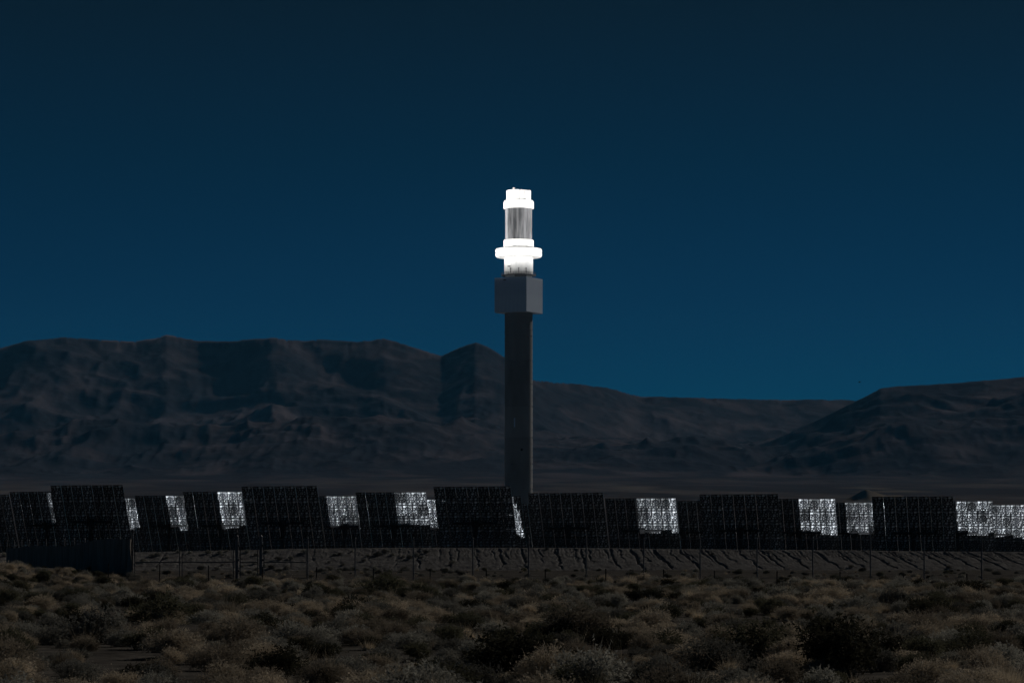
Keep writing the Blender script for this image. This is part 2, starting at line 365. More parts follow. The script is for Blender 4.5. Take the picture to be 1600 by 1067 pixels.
dune(1225, 1440, 763, 783, 4100, 3); dune(1150, 1260, 777, 784, 3900, 5, .5); dune(1400, 1510, 774, 784, 3900, 8, .45); dune(1060, 1130, 778, 786, 3900, 11, .5)

# ------------------------------------------------------------- solar tower
tower = tag(empty('solar_tower', (TX, TY, 0)), 'tall concrete solar tower with a blazing white receiver on top, rising above the mirror field', 'tower')
def zt(y): return EYE + (HOR - y) / 2.886
def part(name, prof, mat, n=72, kind=None):
    b = MB(); b.lathe([(r, z) for r, z in prof], n); o = b.build(name, mat, tower, smooth=True)
    return o
RS = 7.55
cuts = [0] + [zt(y) for y in (764, 725, 684, 636, 601, 564, 526, 489)]
for a, b_ in zip(cuts[:-1], cuts[1:]):
    part('concrete_lift', [(RS - .3, a), (RS - .3, a + .25), (RS, a + .3)] + [(RS - dr_, a + (b_ - a) * q_ + dz_) for q_ in (.25, .5, .75) for dr_, dz_ in ((0, -.14), (.13, -.12), (.13, .12), (0, .14))] + [(RS, b_ - .2), (RS - .3, b_ - .15), (RS - .3, b_)], M['concrete'])
b = MB(); b.box((0, 0, 0), (.7, .3, 5)); b.build('stair_window', M['clad'], tower, (-2.2, -7.15, zt(661)), (0, 0, R(-17)))
b = MB(); b.box((0, 0, 0), (1.0, .3, 1.2)); b.build('stair_window', M['steel'], tower, (1.6, -7.35, zt(703)), (0, 0, R(12)))
# cladding box, rotated
BW = 19.4; th = R(-27.5)
zb0, zb1 = zt(489.5), zt(435.5)
bx = empty('equipment_house', (0, 0, 0), th); bx.parent = tower
# four walls built of upright cladding sheets, soffit and roof slab
b = MB(); b.box((0, 0, zb1 - .15), (BW, BW, .3)); b.build('roof_slab', M['clad'], bx)
b = MB(); b.box((0, 0, zb0 + .15), (BW, BW, .3)); b.build('soffit', M['clad'], bx)
sheet_w = BW / 8
sm_ = MB(); sm_.box((0, 0, 0), (sheet_w - .07, .22, zb1 - zb0 - .64)); sheet = mk('wall_panel', sm_.v, sm_.f, [M['clad']])
core = MB(); core.box((0, 0, (zb0 + zb1) / 2), (BW - .3, BW - .3, zb1 - zb0 - .62)); core.build('wall_core', M['clad'], bx)
for s_ in range(4):
    for i in range(8):
        u = -BW / 2 + sheet_w * (i + .5); q = Matrix.Rotation(s_ * math.pi / 2, 4, 'Z') @ Vector((u * .985, -BW / 2 + .12, (zb0 + zb1) / 2))
        link('wall_panel', sheet, bx, q, (0, 0, s_ * math.pi / 2))
b = MB(); b.box((-3.4, -BW / 2 + .02, zb1 - 1.3), (1.6, .35, .5)); b.build('wall_vent', M['steel'], bx)
part('core_drum', [(7.2, zb1), (7.2, zt(430))], M['white2'])
part('service_deck', [(9.3, zt(431.5)), (9.45, zt(431)), (9.45, zt(430.2)), (9.3, zt(430.1))], M['galv'])
b = MB()
for kx in range(40):
    t_ = 2 * math.pi * kx / 40; b.tube((9.35 * math.cos(t_), 9.35 * math.sin(t_), zt(430.1)), (9.35 * math.cos(t_), 9.35 * math.sin(t_), zt(430.1) + 1.2), .05, 5)
for hh in (.6, 1.2):
    for kx in range(40):
        t0 = 2 * math.pi * kx / 40; t1 = 2 * math.pi * (kx + 1) / 40
        b.tube((9.35 * math.cos(t0), 9.35 * math.sin(t0), zt(430.1) + hh), (9.35 * math.cos(t1), 9.35 * math.sin(t1), zt(430.1) + hh), .05, 5)
b.build('guard_rail', M['galv'], tower)
b = MB(); b.box((0, 0, 0), (6.4, 3, .8)); b.build('landing', M['galv'], tower, (1, -8.6, zt(433.2)))
# neck under the ring: ring of curved cladding plates
def curved_panels(name, r, z0, z1, n, mat, gap=.03, thick=.25, seg=4, bump=0):
    for i in range(n):
        a0 = 2 * math.pi * (i + gap / 2) / n; a1 = 2 * math.pi * (i + 1 - gap / 2) / n
        V = []; f = []
        for j in range(seg + 1):
            a = a0 + (a1 - a0) * j / seg
            for rr in (r, r - thick):
                for z in (z0, z1): V.append((rr * math.cos(a), rr * math.sin(a), z))
        for j in range(seg):
            q = j * 4; w = q + 4
            f += [(q, w, w + 1, q + 1), (q + 2, q + 3, w + 3, w + 2), (q + 1, w + 1, w + 3, q + 3), (q, q + 2, w + 2, w)]
        f += [(0, 1, 3, 2), (seg * 4, seg * 4 + 2, seg * 4 + 3, seg * 4 + 1)]
        me = mk(name, V, f, [mat]); link(name, me, tower)
part('neck_core', [(7.5, zt(430)), (7.5, zt(390))], M['white2'])
for z0, z1 in ((zt(430), zt(417)), (zt(416.8), zt(403))): curved_panels('neck_panel', 7.8, z0, z1, 18, M['white2'], .015)
for a in (-124, -90, -60):
    b = MB(); c_ = Vector((8.0 * math.cos(R(a)), 8.0 * math.sin(R(a)), 0))
    b.box((c_.x, c_.y, zt(421)), (.7, .7, .5)); b.box((c_.x, c_.y, zt(424.6)), (.35, .35, 2.4)); b.build('hoist_bracket', M['galv'], tower)
b = MB(); b.box((-5.2, -6.2, zt(418)), (1.6, .5, .5)); b.build('cable_box', M['steel'], tower)
# ring platform: two stacked rolled rims
part('ring_platform', [(7.9, zt(402.6)), (11.8, zt(402.4)), (12.5, zt(400.4)), (12.6, zt(396.6)), (11.9, zt(396.1)), (11.9, zt(395.3)), (12.6, zt(395)), (12.6, zt(391)), (12.2, zt(389.3)), (11.6, zt(388.9)), (7.9, zt(388.9))], M['white'], 96)
part('lower_shield', [(7.95, zt(388.8)), (8.05, zt(388.3)), (8.05, zt(376.2)), (7.85, zt(375.4)), (7.3, zt(375.4))], M['white'])
curved_panels('shield_plate', 8.17, zt(388), zt(376.6), 14, M['white'], .02, .1)
part('receiver_core', [(6.9, zt(376)), (6.9, zt(325))], M['steel'])
# receiver: 14 tube panels, each a fan of vertical tubes
NP = 14
for i in range(NP):
    V = []; f = []; nt_ = 22
    a0 = 2 * math.pi * (i + .02) / NP + .2; a1 = 2 * math.pi * (i + .98) / NP + .2
    r0 = 7.25
    pts = []
    for j in range(nt_ * 4 + 1):
        a = a0 + (a1 - a0) * j / (nt_ * 4); rr = r0 / math.cos(((a - (a0 + a1) / 2))) * math.cos((a1 - a0) / 2) + .10 * abs(math.sin(math.pi * j / 4)) + .05
        pts.append((rr * math.cos(a), rr * math.sin(a)))
    zz = (zt(375.3), zt(326))
    V = [(x, y, z) for (x, y) in pts for z in zz] + [(x * .96, y * .96, z) for (x, y) in (pts[0], pts[-1]) for z in zz]
    f = [(2 * j, 2 * j + 2, 2 * j + 3, 2 * j + 1) for j in range(len(pts) - 1)]
    n_ = 2 * len(pts); f += [(0, 1, n_ + 1, n_), (n_ - 2, n_ + 2, n_ + 3, n_ - 1)]
    link('receiver_panel', mk('receiver_panel', V, f, [M['absorber']], smooth=False), tower)
part('upper_shield', [(7.3, zt(326.6)), (8.0, zt(326.8)), (8.08, zt(326)), (8.08, zt(316)), (7.7, zt(313.8)), (6.5, zt(313.4))], M['white'])
curved_panels('shield_plate', 8.2, zt(326.2), zt(316.4), 14, M['white'], .02, .1)
part('cap_core', [(6.0, zt(314)), (6.0, zt(298.5)), (5.6, zt(298.2))], M['white2'])
n = 12
for i in range(n):
    a = 2 * math.pi * (i + .5) / n; w = 2 * 6.35 * math.tan(math.pi / n)
    deep = i in (9, 10)
    zt0, zt1 = zt(313.6), zt(298.2 if not deep else 299.2)
    b = MB(); b.box((0, 0, (zt0 + zt1) / 2), (.35, w - (.12 if not deep else 1.2), zt1 - zt0)); b.build('cap_plate', M['white'], tower, (6.25 * math.cos(a), 6.25 * math.sin(a), 0), (0, 0, a))
b = MB(); b.lathe([(.6, 0), (.6, 1.0), (.45, 1.3), (.05, 1.4)], 14); b.build('roof_vent', M['white'], tower, (-2.6, -3, zt(298.2)), smooth=True)
b = MB(); b.tube((0, 0, 0), (0, 0, .7), .25, 8); b.build('roof_vent', M['white'], tower, (1.5, -2, zt(298.2)))

# ------------------------------------------------------------- heliostats
PW, PH = 1.61, 2.07; FW, FH = 1.54, 2.035
def facet_mesh():
    cu = bpy.data.curves.new('frame_curve', 'CURVE'); cu.dimensions = '2D'; cu.fill_mode = 'BOTH'; cu.extrude = .02
    def loop(pts):
        s = cu.splines.new('POLY'); s.points.add(len(pts) - 1)
        for p, q in zip(s.points, pts): p.co = (q[0], q[1], 0, 1)
        s.use_cyclic_u = True
    def circ(x, y, rx, ry=None, n=8):
        ry = ry or rx; loop([(x + rx * math.cos(2 * math.pi * (k + .5) / n), y + ry * math.sin(2 * math.pi * (k + .5) / n)) for k in range(n)])
    w, h = FW / 2, FH / 2
    loop([(-w, -h), (w, -h), (w, h), (-w, h)])
    circ(0, 0, .235, n=10)
    for k in range(8):
        a = 2 * math.pi * (k + .5) / 8; circ(.47 * math.cos(a), .46 * math.sin(a), .12, n=6)
    for sx in (-1, 1):
        for sy in (-1, 1):
            circ(sx * .30, sy * .785, .25, .175); circ(sx * .65, sy * .86, .08, n=6); circ(sx * .64, sy * .45, .085, .12, n=6)
        circ(sx * .66, 0, .05, .12, n=6)
    co = bpy.data.objects.new('tmp', cu); me0 = bpy.data.meshes.new_from_object(co)
    V = []; Fc = []; mi = []
    for v in me0.vertices: V.append((v.co.x, -.045 + v.co.z * .5, v.co.y))
    for p in me0.polygons: Fc.append(tuple(p.vertices)); mi.append(0)
    n = len(V)
    b = MB(); b.v = V; b.f = Fc; b.m = mi
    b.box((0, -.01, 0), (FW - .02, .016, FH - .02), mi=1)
    b.box((0, .004, 0), (FW, .008, FH), mi=2)
    for sx in (-1, 1): b.box((sx * (FW / 2 - .012), -.022, 0), (.02, .012, FH - .02), mi=3)
    for sz in (-1, 1): b.box((0, -.022, sz * (FH / 2 - .012)), (FW - .06, .012, .02), mi=3)
    bpy.data.objects.remove(co)
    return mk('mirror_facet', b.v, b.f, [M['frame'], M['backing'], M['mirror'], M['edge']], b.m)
FACET = facet_mesh()
hp = {}
b = MB(); b.lathe([(.40, 0), (.40, .25), (.30, .3), (.27, 5.1), (.36, 5.15), (.36, 5.4)], 16); hp['pylon'] = mk('pylon', b.v, b.f, [M['steel']])
b = MB(); b.tube((-3.2, 0, 0), (3.2, 0, 0), .17, 12); hp['torque_tube'] = mk('torque_tube', b.v, b.f, [M['steel']])
b = MB(); b.box((0, 0, 0), (.9, .8, .8)); b.tube((-.2, -.5, -.5), (.1, -.4, 1.5), .09, 8); hp['drive_unit'] = mk('drive_unit', b.v, b.f, [M['steel']])
b = MB()
b.box((0, 0, 0), (.05, .07, 9.6)); b.box((0, -.42, 0), (.05, .05, 3.6))
for k in range(8):
    z0 = -4 + k; b.tube((0, -.42 + max(0, abs(z0) - 1.8) * .14, z0), (0, 0, z0 + .5), .02, 4, caps=False)
for s_ in (-1, 1): b.tube((0, -.42, s_ * 1.8), (0, 0, s_ * 4.7), .03, 5)
hp['truss'] = mk('truss', b.v, b.f, [M['steel']])
ZC = 5.45
def heliostat(left, top, s, label, flat=0):
    d = F / s; half = 3.5 * PW
    xc = left + 54.5 * s / 10.3
    c = P(xc, HOR, d)
    tgt_ = Vector((TX, TY, 172)); n_ = ((tgt_ - Vector((c.x, c.y, ZC))).normalized() + sund).normalized()
    yaw = math.atan2(n_.x, n_.y); el = math.asin(n_.z)
    yaw += R(random.uniform(-.6, .6)); el += R(random.uniform(-.5, .5))
    # ground level from the height at which the top edge shows
    ztop = EYE + (HOR - top) / s; dx = math.sin(yaw) * math.sin(el) * 2.5 * PH
    gz = ztop - (ZC + 2.5 * PH * math.cos(el)); gz = max(-2.2, min(.6, gz))
    xl = (left - 800) / s; cxw = xl + half * math.cos(yaw) + dx
    root = tag(empty('heliostat', (cxw, d, gz)), label, 'heliostat', 'heliostats of the mirror field seen from behind')
    link('pylon', hp['pylon'], root, (-.5 * math.sin(yaw), -.5 * math.cos(yaw), 0))
    H = empty('mirror_rack', (0, 0, ZC)); H.parent = root; H.rotation_euler = (R(0) + el, 0, -yaw)
    for i in range(7):
        for j in range(5):
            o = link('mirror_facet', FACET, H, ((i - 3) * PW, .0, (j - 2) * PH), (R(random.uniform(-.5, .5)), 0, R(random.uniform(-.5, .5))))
    link('torque_tube', hp['torque_tube'], H, (0, -.55, 0)); link('drive_unit', hp['drive_unit'], H, (0, -.6, 0))
    for x in (-3.22, -1.61, 1.61, 3.22): link('truss', hp['truss'], H, (x, -.13, 0))
    return root
HS = [
 (-82, 773, 9.8, 'dark heliostat cut off by the left edge of the photo'),
 (14, 768, 10.4, 'dark heliostat just left of the tall one that stands behind the fabric-covered fence'),
 (78, 758, 11.35, 'large dark heliostat directly above the fabric-covered fence, its top the highest'),
 (128, 778, 8.9, 'mostly hidden heliostat, bright strip just right of the large one above the fabric fence'),
 (210, 774, 9.5, 'low dark heliostat with a bright patch down its right side, right of the fabric-covered fence'),
 (285, 768, 10.55, 'heliostat with bright upper right corner, partly behind the large one above the gate posts'),
 (377, 759.5, 11.4, 'large dark heliostat above the two thick gate posts'),
 (484, 774.6, 9.5, 'heliostat with a broad bright patch, right behind the large one above the gate posts'),
 (555, 768.7, 10.55, 'heliostat bright on its upper right, next left of the large one beside the tower'),
 (606, 780, 9.0, 'low hidden heliostat with bright strip touching the large one left of the tower'),
 (677, 760, 11.4, 'large dark heliostat whose right edge overlaps the foot of the tower from the left'),
 (712, 775, 9.6, 'mostly hidden heliostat with a narrow bright strip in front of the foot of the tower'),
 (744, 787, 8.8, 'low dark heliostat behind the stepped bright strip at the foot of the tower'),
 (825, 770, 10.95, 'wide dark heliostat immediately right of the tower'),
 (945, 778, 10.2, 'heliostat with a square bright patch, second to the right of the tower'),
 (1012, 782.5, 9.75, 'low dark heliostat between the square bright patch and a large dark heliostat'),
 (1093, 772, 11.2, 'large dark heliostat standing in front, just right of the low one without a bright patch'),
 (1189, 779, 10.5, 'heliostat with bright right half, just left of the largest sand dune'),
 (1280, 784.7, 9.6, 'low heliostat with bright patch, under the largest sand dune beside the last large dark one'),
 (1362, 775.6, 11.35, 'large dark heliostat farthest right, standing in front of bright ones'),
 (1438, 782.7, 10.0, 'heliostat with a broad bright patch just right of the last large dark one'),
 (1496, 788.4, 9.3, 'bright heliostat second from the right edge, stepped lower than its left neighbour'),
 (1556, 795, 8.8, 'lowest bright heliostat, cut off by the right edge of the photo'),
]
for h in HS: heliostat(*h)
#          xl    xr    yt   yb    s
for bm_ in [(79.5, 86, 768, 816, 10.4), (196, 236, 772, 826, 8.9), (265, 320, 768, 826, 9.5), (345, 402, 762, 823, 10.55), (513, 590, 768, 823, 9.5), (620, 672, 762, 822, 10.55), (655, 700, 775, 828, 9.0),
            (996, 1062, 772, 830, 10.2), (1249, 1306, 773, 833, 10.5), (1322, 1400, 778, 832, 9.6), (1493, 1552, 776, 833, 10.0), (1540, 1604, 782, 838, 9.3), (1580, 1650, 788, 840, 8.8)]:
    beam_grid(*bm_)
for st in ((790, 805.5, 773, 832), (805.5, 810, 784, 834), (810, 814.5, 794, 836), (814, 818.5, 822, 838)): beam_area(*st, 9.6)

# ------------------------------------------------------------- security fence, gates, wire fence
FD = 160.0; fs = F / FD
def fx(x, d=FD): return (x - 800) / F * d
FTOP = EYE + (HOR - 842) / fs
def chain_mesh(x0, x1, z0, z1, pitch=.085, r=.0024):
    V = []; Fc = []
    h = z1 - z0
    for sgn in (-1, 1):
        u = x0 - (h if sgn > 0 else 0)
        while u < x1 + (h if sgn < 0 else 0):
            a = Vector((u, 0)); b = Vector((u + sgn * h, h))
            t0, t1 = 0.0, 1.0
            dx = b.x - a.x
            for lim_, lo in ((x0, True), (x1, False)):
                tt = (lim_ - a.x) / dx
                if (dx > 0) == lo: t0 = max(t0, tt)
                else: t1 = min(t1, tt)
            if t1 > t0:
                p = (a.x + dx * t0, z0 + h * t0); q = (a.x + dx * t1, z0 + h * t1); n = len(V)
                w = r * 1.4; y = .003 * sgn
                V += [(p[0] - w, y, p[1]), (p[0] + w, y, p[1]), (q[0] + w, y, q[1]), (q[0] - w, y, q[1]), (p[0], y + r, p[1]), (q[0], y + r, q[1])]
                Fc += [(n, n + 1, n + 2, n + 3), (n, n + 4, n + 5, n + 3), (n + 4, n + 1, n + 2, n + 5)]
            u += pitch
    return V, Fc
pm = MB(); pm.tube((0, 0, -.3), (0, 0, FTOP + .05), .038, 8); pm.lathe([(.04, 0), (.04, .02), (.02, .06), (.005, .07)], 8, c=(0, 0, FTOP + .05)); post_me = mk('post', pm.v, pm.f, [M['galv']])
fence = tag(empty('chain_link_fence', (fx(481), FD, 0)), 'tall chain link security fence with slender posts running along the foot of the bank', 'fence')
fpx = [481, 555, 646, 739, 826, 916, 1006, 1094, 1183, 1270, 1360, 1444, 1534, 1624, 1712]
for x in fpx: link('post', post_me, fence, (fx(x) - fx(481), 0, g1(fx(x), FD)))
for a, c in zip(fpx[:-1], fpx[1:]):
    b = MB(); b.tube((fx(a) - fx(481), 0, FTOP), (fx(c) - fx(481), 0, FTOP), .022, 6); b.build('top_rail', M['galv'], fence)
    V, Fc = chain_mesh(fx(a) - fx(481) + .04, fx(c) - fx(481) - .04, .05, FTOP - .03)
    tag(link('wire_mesh', mk('wire_mesh', V, Fc, [M['galv']]), fence, (0, -.03, 0)), kind='stuff')
    b = MB(); b.tube((fx(a) - fx(481), 0, .12), (fx(c) - fx(481), 0, .12), .006, 4); b.build('tension_wire', M['galv'], fence)
ZM = EYE + (HOR - 878) / fs
def gate(x0, x1, label, leaves, brace=False):
    g = tag(empty('chain_link_gate', (fx(x0), FD, 0)), label, 'gate')
    for a, c in leaves:
        a_, c_ = fx(a) - fx(x0) + .05, fx(c) - fx(x0) - .05
        b = MB(); r = .026
        for xx in (a_, c_): b.tube((xx, 0, .08), (xx, 0, FTOP), r, 6)
        fr = b.build('leaf_frame', M['galv'], g)
        for nm, z in (('top_rail', FTOP), ('middle_rail', ZM), ('bottom_rail', .1)):
            b = MB(); b.tube((a_ + r, 0, z), (c_ - r, 0, z), r * (1.15 if nm == 'middle_rail' else .9), 6); b.build(nm, M['galv'], g)
        V, Fc = chain_mesh(a_ + .04, c_ - .04, .12, FTOP - .03)
        tag(link('wire_mesh', mk('wire_mesh', V, Fc, [M['galv']]), g, (0, -.035, 0)), kind='stuff')
    return g
gate(209, 369, 'wide two-leaf chain link gate next to the fabric-covered fence', [(209, 282), (283, 366)])
gate(374, 404, 'narrow walk-through chain link gate between the two thick posts', [(374, 404)])
gate(411, 480, 'single-leaf chain link gate right of the two thick posts', [(411, 480)])
for x, lab in ((370, 'thick steel gate post, left one of the close pair'), (407.5, 'thick steel gate post, right one of the close pair')):
    t_ = tag(empty('gate_post', (fx(x), FD, g1(fx(x), FD))), lab, 'gate post')
    b = MB(); b.tube((0, 0, -.3), (0, 0, FTOP + .12), .085, 10); b.build('shaft', M['galv'], t_, smooth=True)
    b = MB(); b.lathe([(.095, 0), (.095, .03), (.05, .08), (.01, .1)], 10, c=(0, 0, FTOP + .12)); b.build('post_cap', M['galv'], t_)
    for z in (.5, 1.1, 1.9):
        b = MB(); b.box((.11, 0, z), (.07, .05, .1)); b.build('hinge', M['steel'], t_)
# fabric covered fence going back to the left
A = Vector((fx(206.5), FD, 0)); B = Vector((fx(10, 222), 222, 0))
scr = tag(empty('screened_fence', (A.x, A.y, 0)), 'fence covered in dark rippled screening fabric, running back to the left edge', 'fence')
n = 460; nz = 18
topx = np.array([10.7, 26.7, 51.6, 80, 116, 133.6, 151, 169, 190, 207]); topy = np.array([855.8, 856, 852.3, 853.2, 852, 846.8, 843.2, 841.3, 841.8, 842.5])
V = []
ang_ = B - A; L = ang_.length; dirv = ang_.normalized(); nrm = Vector((-dirv.y, dirv.x, 0))
for i in range(n + 1):
    u = i / n; p = A + ang_ * u; d = p.y; xp = 800 + p.x / d * F
    zt_ = EYE + (HOR - np.interp(xp, topx, topy)) / F * d
    for j in range(nz + 1):
        v = j / nz; z = -.3 + (zt_ + .3) * v
        s_ = u * L
        rip = .10 * (vnoise(np.array(s_ * 1.1), np.array(v * 1.2), 91) - .5) + .16 * (vnoise(np.array(s_ * .35), np.array(v * 2.), 92) - .5) * (1 - v) + .03 * math.sin(s_ * 9 + 2 * v)
        amp = 1.0 + 1.4 * math.exp(-((s_ - 2) / 4) ** 2)
        q = p - A + nrm * float(rip * amp)
        V.append((q.x, q.y, float(z)))
Fc = [(i * (nz + 1) + j, (i + 1) * (nz + 1) + j, (i + 1) * (nz + 1) + j + 1, i * (nz + 1) + j + 1) for i in range(n) for j in range(nz)]
link('screen_fabric', mk('screen_fabric', V, Fc, [M['fabric']], smooth=True), scr)
for k_ in range(14):
    u = k_ / 13; p = ang_ * u; link('post', post_me, scr, (p.x, p.y + .25, 0 if k_ else g1(A.x, A.y)))

# low wire fence on T posts nearer the camera
TD = 134.0
tpx = [169, 249, 326, 410, 494, 583, 672, 760, 852, 946, 1037, 1116, 1214, 1312, 1411, 1511, 1606]
tops = [880, 882, 883, 885, 885.5, 888, 890, 890, 889, 888, 889, 891, 892, 893, 895, 896, 897]
tf = tag(empty('wire_fence', (0, TD, 0)), 'low wire fence on short dark steel posts in front of the tall fence', 'fence')
tp_ = []
for x, y in zip(tpx, tops):
    X_ = fx(x, TD); gz = g1(X_, TD); zt_ = EYE + (HOR - y) / F * TD
    b = MB(); ht = zt_ - gz
    lean = random.uniform(-.03, .03)
    mt = Matrix.Rotation(lean, 4, 'Y')
    b.box((0, 0, ht / 2 - .15), (.05, .012, ht + .3), mt); b.box((0, .018, ht / 2 - .15), (.012, .035, ht + .3), mt)
    o = b.build('steel_post', M['steel'], tf, (X_, 0, gz)); tp_.append((X_, gz, ht))
for frac in (.25, .6, .92):
    for (xa, ga, ha), (xb, gb, hb) in zip(tp_[:-1], tp_[1:]):
        b = MB(); pa = Vector((xa, 0, ga + ha * frac)); pb = Vector((xb, 0, gb + hb * frac)); mid = (pa + pb) / 2 - Vector((0, 0, .03))
        b.tube(pa, mid, .004, 4, caps=False); b.tube(mid, pb, .004, 4, caps=False); b.build('wire', M['steel'], tf)

# bird
bp = P(1343, 597, 260)
bird = tag(empty('bird', bp), 'tiny dark bird flying in the sky above the hills at right', 'bird')
b = MB(); b.lathe([(.005, -.12), (.03, -.08), (.045, 0), (.03, .07), (.02, .1), (.004, .13)], 10); b.build('body', M['bird'], bird, rot=(R(80), 0, R(60)), smooth=True)
for s_ in (-1, 1):
    b = MB(); b.add([(0, .05, 0), (0, -.05, 0), (s_ * .1, -.04, .06), (s_ * .1, .04, .06), (s_ * .2, -.04, .03), (s_ * .2, 0, .03), (0, .05, .006), (0, -.05, .006), (s_ * .1, -.04, .066), (s_ * .1, .04, .066), (s_ * .2, -.04, .034), (s_ * .2, 0, .034)],
                    [(0, 1, 2, 3), (3, 2, 4, 5), (6, 9, 8, 7), (9, 11, 10, 8), (1, 7, 8, 2), (2, 8, 10, 4), (0, 3, 9, 6), (3, 5, 11, 9)]); b.build('wing', M['bird'], bird, rot=(0, 0, R(60)))

# ------------------------------------------------------------- scrub
def shrub_mat(name, c1, c2):
    m = material(name, c1, .9, scale=5, col2=c2, rnd=.6, lo=.3, hi=.7); nt = m.node_tree; b = nt.nodes['Principled BSDF']
    src = b.inputs['Base Color'].links[0].from_socket; tr = nt.nodes.new('ShaderNodeBsdfTranslucent'); ms = nt.nodes.new('ShaderNodeMixShader'); ms.inputs[0].default_value = .30
    b.inputs['Specular IOR Level'].default_value = .1
    nt.links.new(src, tr.inputs[0]); nt.links.new(b.outputs[0], ms.inputs[1]); nt.links.new(tr.outputs[0], ms.inputs[2]); nt.links.new(ms.outputs[0], nt.nodes['Material Output'].inputs[0])
    return m
SM = {
 'sagebrush': shrub_mat('sage_twigs', (.15, .148, .132), (.42, .405, .35)),
 'rabbitbrush': shrub_mat('rabbitbrush_twigs', (.26, .225, .17), (.56, .48, .375)),
 'greasewood': shrub_mat('greasewood_twigs', (.05, .05, .034), (.15, .145, .095)),
 'dry_grass': shrub_mat('dry_grass_blades', (.38, .32, .235), (.62, .53, .40)),
}
def shrub_mesh(kind, seed):
    r = np.random.default_rng(seed)
    cfg = {'sagebrush': (1500, .48, .42, .10, .009, 3600), 'rabbitbrush': (3000, .52, .36, .13, .007, 2200), 'greasewood': (1100, .60, .46, .12, .010, 4200), 'dry_grass': (700, .38, .22, .34, .009, 0)}[kind]
    n, H, W, ln, w, nl = cfg
    # lumpy dome made of several branch clumps
    nclump = 1 if kind == 'dry_grass' else 9
    cc = np.zeros((nclump, 3)); cr = np.ones(nclump)
    for i in range(nclump):
        if nclump == 1: break
        a = r.uniform(0, 6.28); q = math.sqrt(r.uniform(0, 1)) * W * .75
        cc[i] = (q * math.cos(a), q * math.sin(a), H * r.uniform(.25, .72) * (1 - .45 * q / W)); cr[i] = r.uniform(.55, 1.15)
    idx = r.integers(0, nclump, n)
    base = np.zeros((n, 3)); dirs = np.zeros((n, 3))
    if kind == 'dry_grass':
        a = r.uniform(0, 6.28, n); q = np.sqrt(r.uniform(0, 1, n)) * .10
        base = np.stack([q * np.cos(a), q * np.sin(a), np.zeros(n)], 1)
        sp = r.uniform(0, .6, n); dirs = np.stack([np.cos(a) * sp, np.sin(a) * sp, np.ones(n)], 1)
    else:
        off = r.normal(0, 1, (n, 3)); off /= np.linalg.norm(off, axis=1)[:, None]
        rad = (r.uniform(.15, 1, n) ** .5)[:, None] * (cr[idx] * .20)[:, None]
        base = cc[idx] + off * rad * np.array([1.15, 1.15, .8]); base[:, 2] = np.maximum(base[:, 2], .01)
        dirs = off * np.array([1, 1, .6]) + base * np.array([.8, .8, .0]) + np.array([0, 0, .45])
    dirs += r.normal(0, .38, (n, 3)); dirs /= np.linalg.norm(dirs, axis=1)[:, None]
    L_ = ln * r.uniform(.4, 1.1, n); ex = r.uniform(0, 1, n) < .07; L_ = np.where(ex, L_ * 2.1, L_)
    tip = base + dirs * L_[:, None] + np.array([0, 0, -.02])
    side_ = np.cross(dirs, r.normal(0, 1, (n, 3))); side_ /= np.linalg.norm(side_, axis=1)[:, None]
    ww = w * r.uniform(.5, 1.2, n)[:, None]
    V = np.concatenate([base - side_ * ww / 2, base + side_ * ww / 2, tip], 1).reshape(-1, 3)
    nf = n
    # woody stems from the root to the clumps
    S = []
    for c in cc:
        if nclump == 1: break
        for _ in range(5):
            e = c + r.normal(0, .06, 3); s0 = np.array([*(r.normal(0, .04, 2)), -.05]); sd = np.cross(e - s0, r.normal(0, 1, 3)); sd /= np.linalg.norm(sd)
            S += [s0 - sd * .010, s0 + sd * .010, e]
    if S: V = np.concatenate([V, np.array(S)]); nf += len(S) // 3
    if nl:
        i2 = r.integers(0, n, nl); f_ = r.uniform(.2, 1, nl)[:, None]; lp = base[i2] * (1 - f_) + tip[i2] * f_
        a_ = r.normal(0, 1, (nl, 3)); a_ /= np.linalg.norm(a_, axis=1)[:, None]; b_ = r.normal(0, 1, (nl, 3)); b_ /= np.linalg.norm(b_, axis=1)[:, None]
        V = np.concatenate([V, np.stack([lp, lp + a_ * .034, lp + b_ * .026], 1).reshape(-1, 3)]); nf += nl
    me = bpy.data.meshes.new(kind); me.from_pydata(V.tolist(), [], np.arange(nf * 3).reshape(-1, 3).tolist()); me.materials.append(SM[kind]); me.update()
    return me
KINDS = ['sagebrush', 'rabbitbrush', 'greasewood', 'dry_grass']
MESH = {k_: [shrub_mesh(k_, 100 + 10 * i + j) for j in range(5)] for i, k_ in enumerate(KINDS)}
LAB = {
 'sagebrush': ('grey-brown sagebrush clump in the dense scrub of the foreground', 'shrub', 'grey sagebrush clumps of the foreground scrub'),
 'rabbitbrush': ('dry tan brushy shrub in the dense scrub of the foreground', 'shrub', 'dry tan shrubs of the foreground scrub'),
 'greasewood': ('dark olive woody shrub in the dense scrub of the foreground', 'shrub', 'dark olive shrubs of the foreground scrub'),
 'dry_grass': ('pale dry grass tuft between the shrubs of the foreground', 'grass tuft', 'dry grass tufts of the foreground scrub'),
}
cells = []
d = 31.0
while d < 157:
    stp = .72 + .0026 * d
    half = d * .185 + 2.5
    x = -half
    while x < half:
        cells.append((x + random.uniform(-.45, .45) * stp * 1.2, d + random.uniform(-.5, .5) * stp * 1.6)); x += stp * 1.25
    d += stp * 1.25
items = []
cl = np.array(cells); pn = fbm(cl[:, 0] * .25, cl[:, 1] * .16, 3, 201); qn = fbm(cl[:, 0] * .4 + 5, cl[:, 1] * .25, 3, 203); bare = fbm(cl[:, 0] * .5, cl[:, 1] * .2, 3, 207)
